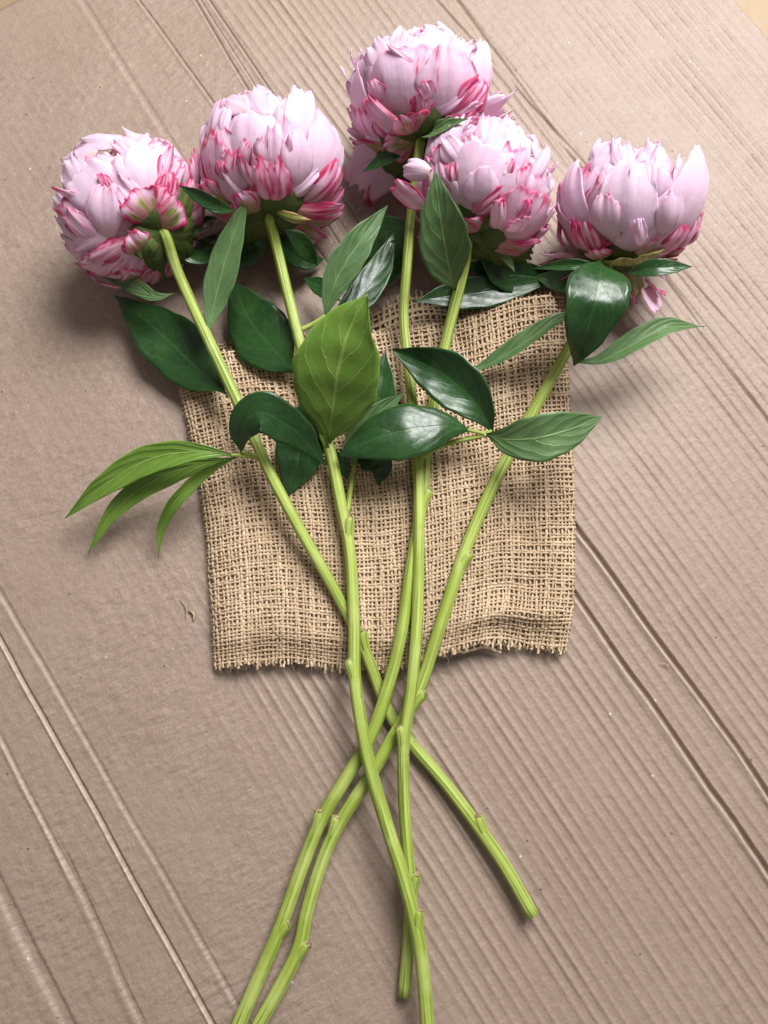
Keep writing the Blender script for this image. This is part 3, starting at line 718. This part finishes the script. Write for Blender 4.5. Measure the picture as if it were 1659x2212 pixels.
# ---- stems (pixel, pixel, height in mm), from cut end to flower
Ha = Head(pa, (150, 350, K1), (284, 456), 154, 0.048, (352, 500), 0.84, 1)
Hb = Head(pb, (720, 330, K1), (584, 368), 154, 0.048, (581, 470), 0.88, 2)
Hc = Head(pc, (1300, 100, K3), (912, 218), 148, 0.056, (908, 306), 0.86, 3)
Hd = Head(pd, (1500, 480, K4), (1040, 416), 149, 0.050, (1012, 518), 0.88, 4)
He = Head(pe, (2080, 500, K4), (1356, 446), 137, 0.052, (1312, 572), 0.95, 5)
def stem_to(h, parent, pts, r0, r1, seed):
    a = h.pole + h.ax * 0.012; x, y = to_px(a)
    x2, y2 = to_px(h.pole)
    return stem(parent, pts + [(x2, y2, h.pole[2] * 1000), (x, y, a[2] * 1000)], r0, r1, seed)
sa, ca = stem_to(Ha, pa, [(1152, 1978, 9), (1090, 1870, 7), (1030, 1782, 6), (960, 1690, 5), (890, 1608, 5), (840, 1540, 5), (782, 1390, 13), (720, 1270, 24), (640, 1130, 32), (575, 1005, 37), (535, 915, 39), (440, 712, 42), (385, 590, 44)], 0.0042, 0.0038, 1)
sb, cb = stem_to(Hb, pb, [(925, 2235, 20), (912, 2080, 23), (895, 1985, 24), (870, 1890, 25), (835, 1780, 25), (795, 1640, 25), (768, 1480, 25), (765, 1350, 25), (757, 1200, 29), (735, 1080, 33), (712, 970, 35), (672, 840, 34), (645, 730, 36), (618, 620, 38), (592, 510, 44)], 0.0046, 0.0038, 2)
sc, cc_ = stem_to(Hc, pc, [(873, 2150, 6), (884, 2030, 9), (888, 1930, 13), (878, 1810, 16), (872, 1700, 20), (873, 1600, 24), (890, 1480, 25), (902, 1330, 25), (905, 1150, 26), (903, 1000, 28), (892, 880, 30), (878, 760, 32), (872, 680, 34), (880, 570, 40), (888, 470, 46)], 0.0042, 0.0035, 3)
sd_, cd = stem_to(Hd, pd, [(508, 2232, 8), (560, 2110, 8), (605, 2005, 8), (650, 1880, 9), (692, 1775, 11), (745, 1685, 13), (798, 1597, 14), (835, 1495, 15), (865, 1380, 17), (888, 1230, 17), (912, 1080, 18), (920, 985, 19), (935, 880, 22), (957, 770, 26), (975, 690, 32), (1000, 590, 42)], 0.0045, 0.0038, 4)
se, ce = stem_to(He, pe, [(548, 2232, 8), (600, 2140, 9), (645, 2050, 9), (665, 1960, 10), (700, 1850, 11), (735, 1775, 12), (790, 1690, 13), (850, 1590, 14), (905, 1490, 15), (950, 1350, 16), (1000, 1200, 18), (1050, 1080, 20), (1098, 985, 22), (1165, 865, 24), (1232, 745, 30), (1280, 660, 38)], 0.0044, 0.0039, 5)

# ---- stripped joints
for par, C, lst in ((sa, ca, [(1032, 1778, 1), (780, 1364, 1)]),
                    (sb, cb, [(758, 1437, -1), (898, 1975, 1), (750, 1120, 1)]),
                    (sc, cc_, [(870, 1588, -1), (892, 1905, 1)]),
                    (sd_, cd, [(692, 1768, -1), (607, 2005, 1), (915, 1068, 1)]),
                    (se, ce, [(738, 1770, -1), (650, 2040, 1), (908, 1500, 1), (1000, 1204, 1)])):
    for (x, y, sg) in lst: node_stub(par, C, x, y, sg)

# ---- leaves
leaf(pa, [(376, 634, 42), (335, 640, 44), (285, 616, 40), (214, 590, 30)], 34, 'under', 10, .15, seed=1)
leaf(pa, [(486, 852, 38), (430, 800, 22), (350, 722, 20), (248, 640, 14)], 132, 'top', -6, .10, wave=.14, seed=2, peak=.50, cup=.1)
leaf(pa, [(448, 724, 42), (464, 650, 46), (486, 565, 56), (512, 485, 66), (538, 424, 74)], 68, 'under', -12, .25, wave=.06, seed=3)
leaf(pa, [(512, 984, 43), (430, 976, 50), (330, 990, 46), (230, 1045, 36), (138, 1122, 22)], 66, 'bright', 2, .25, wave=.05, seed=4, petiole=[(566, 990, 37), (540, 985, 41)])
leaf(pa, [(512, 988, 42), (420, 1006, 34), (330, 1040, 30), (250, 1100, 22), (190, 1196, 10)], 52, 'bright', 8, .3, seed=5)
leaf(pa, [(510, 988, 42), (440, 1022, 34), (380, 1080, 30), (348, 1140, 18), (342, 1206, 8)], 34, 'bright', 30, .4, seed=6)
leaf(pa, [(522, 982, 43), (522, 930, 60), (560, 890, 70), (630, 925, 60), (672, 965, 48), (704, 1008, 40)], 92, 'top', 0, .12, wave=.04, seed=7, petiole=[(560, 988, 38)])
leaf(pa, [(350, 492, 50), (400, 495, 44), (440, 480, 30), (476, 468, 18)], 40, 'top', 0, .2, seed=8, name='bract')

leaf(pb, [(508, 456, 74), (470, 446, 86), (430, 424, 90), (386, 400, 88)], 34, 'top', 20, .3, seed=11, name='bract')
leaf(pb, [(612, 495, 52), (640, 515, 46), (665, 545, 34), (686, 574, 20)], 44, 'top', 0, .2, seed=12, name='bract')
leaf(pb, [(642, 808, 30), (590, 752, 24), (540, 690, 20), (498, 602, 16)], 138, 'top', 6, .10, wave=.12, seed=13, peak=.45, cup=.1)
leaf(pb, [(700, 690, 40), (724, 610, 52), (772, 530, 60), (838, 443, 62)], 74, 'under', -8, .3, wave=.05, seed=14, petiole=[(652, 712, 36), (676, 700, 38)])
leaf(pb, [(705, 690, 38), (770, 650, 32), (820, 580, 28), (852, 500, 26)], 70, 'top', 0, .2, seed=15)
leaf(pb, [(735, 650, 30), (710, 630, 26), (685, 615, 22), (654, 600, 18)], 44, 'top', 0, .2, seed=16)
leaf(pb, [(710, 960, 38), (716, 900, 58), (730, 800, 84), (755, 710, 100), (796, 634, 112)], 194, 'bright', 0, .18, wave=.06, seed=17, peak=.52)
leaf(pb, [(706, 960, 34), (670, 910, 30), (650, 960, 26), (640, 1010, 24), (616, 1074, 22)], 105, 'top', 0, .12, seed=18, peak=.55)
leaf(pb, [(765, 1000, 30), (788, 930, 36), (820, 850, 40), (832, 758, 44)], 92, 'top', 0, .2, seed=19, petiole=[(750, 1110, 28), (757, 1060, 28)])
leaf(pb, [(764, 1010, 30), (770, 950, 44), (810, 900, 50), (876, 846, 54)], 62, 'under', -10, .3, seed=20)
leaf(pb, [(760, 960, 28), (800, 985, 26), (822, 1010, 24), (816, 1048, 22)], 70, 'top', 0, .15, seed=21)
leaf(pb, [(706, 968, 32), (720, 990, 30), (740, 1010, 28), (752, 1036, 24)], 46, 'top', 0, .15, seed=22)
leaf(pb, [(712, 975, 36), (703, 955, 42), (694, 930, 46), (686, 905, 50)], 16, 'bright', 20, .4, seed=23)

leaf(pc, [(893, 652, 34), (960, 640, 30), (1060, 628, 26), (1200, 604, 18)], 74, 'top', 0, .15, seed=31)
leaf(pc, [(1018, 930, 42), (960, 920, 52), (870, 930, 58), (790, 955, 54), (728, 986, 46)], 128, 'top', -17, .10, cup=.22, seed=32, petiole=[(906, 990, 31), (960, 960, 36), (1045, 940, 40)], peak=.52)
leaf(pc, [(1066, 938, 40), (1035, 880, 48), (960, 810, 50), (846, 754, 46)], 122, 'top', 12, .40, seed=33, peak=.5, petiole=[(1045, 940, 40)])
leaf(pc, [(1046, 938, 40), (1100, 950, 52), (1170, 945, 60), (1240, 925, 58), (1302, 900, 50)], 104, 'under', -8, .16, wave=.06, seed=34, peak=.48)
leaf(pc, [(903, 300, 54), (935, 285, 78), (975, 268, 90), (1012, 256, 96)], 44, 'under', 15, .3, seed=35, name='bract')
leaf(pc, [(872, 318, 52), (850, 335, 56), (815, 352, 54), (783, 372, 50)], 30, 'top', 0, .2, seed=36, name='bract')

leaf(pd, [(983, 628, 40), (970, 580, 58), (955, 500, 84), (946, 430, 100), (940, 368, 110)], 116, 'under', 3, .20, wave=.04, seed=41, peak=.46)
leaf(pd, [(1000, 806, 28), (1060, 785, 32), (1130, 742, 40), (1200, 695, 46), (1276, 668, 46)], 50, 'under', 30, .5, seed=42, petiole=[(960, 775, 24), (980, 800, 26)])
leaf(pd, [(1060, 530, 50), (1090, 555, 44), (1105, 575, 40), (1112, 588, 40)], 20, 'under', 0, .4, seed=43, name='bract')
leaf(pd, [(1030, 540, 44), (1080, 575, 32), (1130, 600, 22), (1180, 606, 14)], 90, 'top', 0, .15, seed=44)

leaf(pe, [(1300, 566, 66), (1296, 600, 78), (1284, 660, 80), (1262, 730, 66), (1238, 788, 46)], 142, 'top', 0, .14, cup=.0, wave=.12, seed=51, peak=.40)
leaf(pe, [(1352, 592, 62), (1395, 582, 72), (1440, 578, 76), (1496, 576, 74)], 42, 'top', 10, .25, seed=52, name='bract')
leaf(pe, [(1240, 782, 32), (1300, 778, 36), (1370, 742, 44), (1440, 708, 46), (1522, 705, 36)], 58, 'under', 28, .4, wave=.10, seed=53)
leaf(pe, [(1300, 575, 60), (1250, 572, 60), (1200, 574, 56), (1150, 580, 50)], 26, 'top', 10, .3, seed=54, name='bract')

# shaded leaves under the heads
leaf(pa, [(372, 520, 40), (410, 545, 30), (445, 535, 20), (478, 500, 10)], 66, 'top', 0, .15, seed=61)
leaf(pb, [(585, 490, 40), (552, 530, 30), (516, 542, 20), (476, 520, 10)], 70, 'top', 0, .15, seed=62)
leaf(pb, [(600, 495, 40), (640, 545, 26), (668, 560, 18), (700, 560, 8)], 60, 'top', 0, .15, seed=63)
leaf(pc, [(886, 480, 34), (850, 495, 26), (808, 520, 18), (764, 568, 8)], 74, 'top', 0, .15, seed=64)
leaf(pc, [(884, 500, 32), (860, 540, 24), (842, 580, 16), (815, 632, 8)], 60, 'top', 0, .15, seed=65)
leaf(pd, [(1008, 570, 36), (1070, 590, 24), (1130, 602, 16), (1204, 588, 8)], 92, 'top', 0, .15, seed=66)
leaf(pe, [(1296, 590, 44), (1250, 604, 34), (1205, 606, 26), (1150, 596, 20)], 60, 'top', 0, .15, seed=67)
# ---- blossoms: petals read off the photograph
def do(h, rows):
    for r in rows:
        x0, y0, x1, y1, hw, k = r[:6]; dr = r[6] if len(r) > 6 else 0.0; kw = r[7] if len(r) > 7 else {}
        h.petal(x0, y0, x1, y1, hw, k, dr * 1.5, **kw)
LG = dict(notch=.06, ruffle=.036, bulge=.03)
NR = dict(notch=.05, ruffle=.03, near=.42)
do(Ha, [(760, 1260, 380, 740, 250, 'W', 0, LG), (660, 1430, 640, 870, 130, 'w', .06, LG), (620, 1460, 290, 1080, 95, 'P', .05), (620, 1400, 110, 960, 170, 'W', -.04),
        (580, 1520, 120, 1200, 130, 'W', -.05), (870, 1570, 395, 1570, 120, 'P', .06), (840, 1450, 500, 1570, 105, 'R', .04), (1000, 1520, 820, 1310, 120, 'G', .07),
        (1060, 1230, 840, 950, 150, 'G', .07), (1100, 1240, 1280, 1000, 190, 'G', .05), (880, 980, 730, 600, 105, 'w', .02), (1060, 1040, 960, 550, 180, 'W', .01, LG),
        (1120, 1040, 1180, 590, 70, 'R', .02), (1390, 930, 1280, 640, 120, 'P', .03), (1490, 1050, 1420, 440, 115, 'P', .0, dict(notch=.2)), (1180, 1100, 1200, 780, 110, 'R', .03),
        (1450, 1180, 1430, 830, 130, 'R', .02), (950, 720, 1110, 425, 180, 'W', -.06), (900, 680, 690, 485, 65, 'P', .02), (640, 820, 480, 590, 170, 'W', -.07),
        (650, 980, 590, 795, 65, 'R', .02), (370, 920, 215, 815, 90, 'W', -.08, dict(notch=.25)), (830, 1880, 420, 1680, 70, 'P', .0), (960, 1790, 760, 1610, 110, 'G', .02),
        (1000, 700, 960, 440, 50, 'W', -.05), (1210, 1290, 1400, 1600, 120, 'D', .0), (1050, 1330, 1150, 1790, 130, 'D', .0), (1500, 1180, 1560, 1050, 110, 'R', -.03),
        (1250, 1250, 1480, 1400, 110, 'D', .0), (1150, 1400, 1300, 1700, 110, 'D', .0), (980, 1350, 1020, 1560, 90, 'D', .05), (330, 1500, 250, 1350, 120, 'W', -.06), (1250, 700, 1250, 500, 90, 'w', -.04)])
do(Hb, [(760, 1110, 700, 245, 310, 'W', 0, LG), (330, 1090, 330, 410, 200, 'P', -.02), (490, 1090, 520, 550, 150, 'P', .03), (700, 1020, 610, 590, 95, 'R', .04),
        (860, 1160, 790, 620, 150, 'R', .07, dict(notch=.16)), (1050, 620, 1070, 95, 130, 'W', .02, LG), (1040, 1020, 1040, 410, 125, 'w', .05, LG), (1140, 1040, 1290, 310, 215, 'W', .03, LG),
        (1160, 1150, 1420, 710, 140, 'R', .07), (1020, 1200, 1430, 1110, 120, 'G', .08), (720, 1210, 490, 990, 140, 'G', .07), (500, 1190, 210, 860, 90, 'G', .04),
        (1080, 1350, 1510, 1140, 130, 'R', .0), (350, 500, 432, 205, 65, 'W', 0), (900, 450, 910, 215, 55, 'w', 0), (1200, 450, 1225, 255, 65, 'W', -.02),
        (620, 460, 600, 235, 230, 'W', -.07), (800, 450, 800, 250, 100, 'W', -.05), (780, 1290, 480, 1460, 130, 'D', .0), (850, 1300, 690, 1510, 130, 'D', .0),
        (980, 1290, 1260, 1440, 130, 'G', .02), (850, 1200, 1140, 1190, 45, 'S', .10), (240, 900, 200, 560, 140, 'w', -.05), (1420, 900, 1440, 420, 120, 'w', -.06),
        (560, 900, 640, 520, 60, 'P', .06), (420, 950, 380, 700, 60, 'R', .05)])
do(Hc, [(660, 760, 620, 160, 340, 'w', .02, LG), (960, 780, 970, 190, 210, 'w', .05, LG), (800, 500, 800, 85, 340, 'W', -.05, LG), (340, 920, 230, 330, 180, 'w', .01, LG),
        (690, 960, 330, 560, 70, 'P', .08), (430, 1010, 300, 640, 120, 'P', .05), (570, 960, 400, 700, 95, 'R', .05), (720, 910, 600, 720, 150, 'G', .07),
        (770, 820, 780, 520, 90, 'R', .01), (850, 640, 770, 470, 55, 'P', .07), (450, 660, 360, 450, 75, 'P', .06), (400, 1030, 150, 640, 130, 'P', .01),
        (490, 1060, 180, 930, 75, 'G', .05), (1000, 780, 1260, 460, 120, 'R', .07), (940, 940, 1190, 720, 120, 'G', .06), (1200, 720, 1275, 105, 125, 'W', .0, LG),
        (1180, 900, 1565, 600, 190, 'W', .0, dict(notch=.22)), (1250, 880, 1520, 780, 150, 'W', -.04, dict(notch=.2)), (1150, 960, 1500, 860, 110, 'W', .0),
        (1050, 320, 1070, 95, 70, 'W', -.02), (1120, 380, 1135, 150, 35, 'W', 0), (340, 330, 360, 120, 70, 'W', -.03), (190, 380, 150, 165, 55, 'W', -.02, dict(notch=.25)),
        (260, 330, 250, 180, 60, 'W', -.03), (160, 520, 98, 340, 60, 'W', -.02), (150, 650, 120, 430, 60, 'w', -.03), (500, 1090, 200, 1420, 170, 'w', .0), (440, 1140, 320, 1540, 65, 'R', .04),
        (580, 1180, 480, 1460, 140, 'R', -.02), (280, 1060, 100, 850, 100, 'w', -.06), (720, 1000, 580, 1330, 150, 'D', .0), (560, 1060, 440, 1280, 130, 'D', .02),
        (640, 1350, 640, 1520, 90, 'R', -.05), (700, 980, 480, 1020, 120, 'G', .04), (1420, 620, 1480, 540, 110, 'W', -.05)])
do(Hd, [(730, 820, 1010, 220, 265, 'w', .04, LG), (560, 800, 600, 210, 240, 'P', .0, LG), (1010, 1030, 1340, 580, 245, 'P', .07, LG), (770, 820, 1070, 570, 70, 'R', .07),
        (730, 420, 575, 175, 78, 'w', .09, LG), (850, 360, 790, 120, 75, 'P', .04), (1090, 360, 1020, 5, 140, 'w', .0, LG), (1160, 400, 1200, 160, 170, 'W', -.05),
        (1110, 680, 1200, 370, 110, 'P', .04), (1280, 560, 1415, 220, 60, 'w', .03), (1440, 800, 1430, 390, 130, 'w', -.02), (1480, 480, 1510, 350, 45, 'w', 0),
        (400, 430, 205, 405, 72, 'W', .03, NR), (360, 760, 145, 530, 85, 'P', .02, NR), (870, 960, 720, 820, 100, 'G', .05), (900, 1040, 1330, 1010, 120, 'G', .06),
        (1080, 1090, 1270, 1220, 110, 'D', .0), (1000, 960, 1000, 630, 60, 'P', .10), (1330, 1070, 1480, 870, 130, 'P', -.01), (360, 920, 255, 680, 60, 'P', .0), (420, 1090, 320, 960, 70, 'G', .0),
        (1230, 620, 1290, 480, 90, 'R', .0), (880, 980, 800, 1030, 110, 'D', .03), (640, 620, 640, 350, 60, 'R', .05), (460, 380, 480, 210, 70, 'R', -.02), (1400, 520, 1380, 330, 70, 'P', -.03),
        (950, 1060, 1090, 1300, 120, 'D', -.02), (1120, 900, 1240, 640, 60, 'R', .10), (1060, 560, 1130, 330, 50, 'R', .06), (640, 640, 560, 460, 70, 'R', .03), (1300, 900, 1420, 700, 60, 'P', .08), (860, 780, 900, 400, 120, 'w', .09, LG), (600, 700, 520, 330, 110, 'P', .05, LG), (1230, 760, 1330, 420, 100, 'P', .05), (1120, 980, 1180, 760, 90, 'P', .12), (600, 950, 500, 780, 140, 'P', .02)])
do(He, [(820, 1080, 900, 270, 215, 'W', .05, LG), (560, 1020, 460, 300, 175, 'W', .02, LG), (1060, 1070, 1385, 100, 270, 'W', .03, dict(notch=.03, ruffle=.02, point=.30, bulge=.02)), (800, 620, 760, 220, 280, 'W', -.05, LG),
        (1000, 450, 1010, 210, 140, 'W', -.05), (600, 1150, 480, 700, 150, 'R', .08, dict(notch=.16)), (920, 1190, 900, 1040, 215, 'S', .09), (1120, 1120, 1360, 790, 95, 'R', .07),
        (1230, 1140, 1450, 680, 125, 'P', .05), (980, 1070, 955, 760, 42, 'W', .09, LG), (340, 1020, 310, 450, 85, 'P', -.02), (260, 1070, 290, 760, 90, 'R', -.03),
        (380, 1170, 90, 1090, 130, 'w', .0), (340, 1190, 50, 1210, 75, 'R', -.03), (920, 1240, 980, 1480, 110, 'S', .03), (850, 1400, 960, 1540, 90, 'G', .0), (1030, 1370, 1200, 1430, 60, 'R', .02),
        (1030, 1430, 1150, 1640, 90, 'w', .0), (1080, 1290, 1215, 1330, 70, 'W', -.03), (1350, 1000, 1470, 620, 120, 'W', -.03), (1010, 700, 960, 300, 90, 'w', .05, LG), (500, 1190, 300, 1160, 60, 'S', .08),
        (450, 1260, 180, 1370, 110, 'R', -.04), (1150, 1160, 1280, 1110, 100, 'G', .05), (700, 1150, 560, 1010, 110, 'G', .07), (1180, 1130, 1330, 1000, 90, 'G', .06), (1390, 1050, 1460, 820, 70, 'R', .03), (700, 1000, 690, 560, 120, 'w', .07, LG), (1180, 1000, 1230, 520, 130, 'w', .07, LG), (1100, 700, 1100, 330, 90, 'W', .06)])
for h in (Ha, Hb, Hc, Hd, He): h.filler()
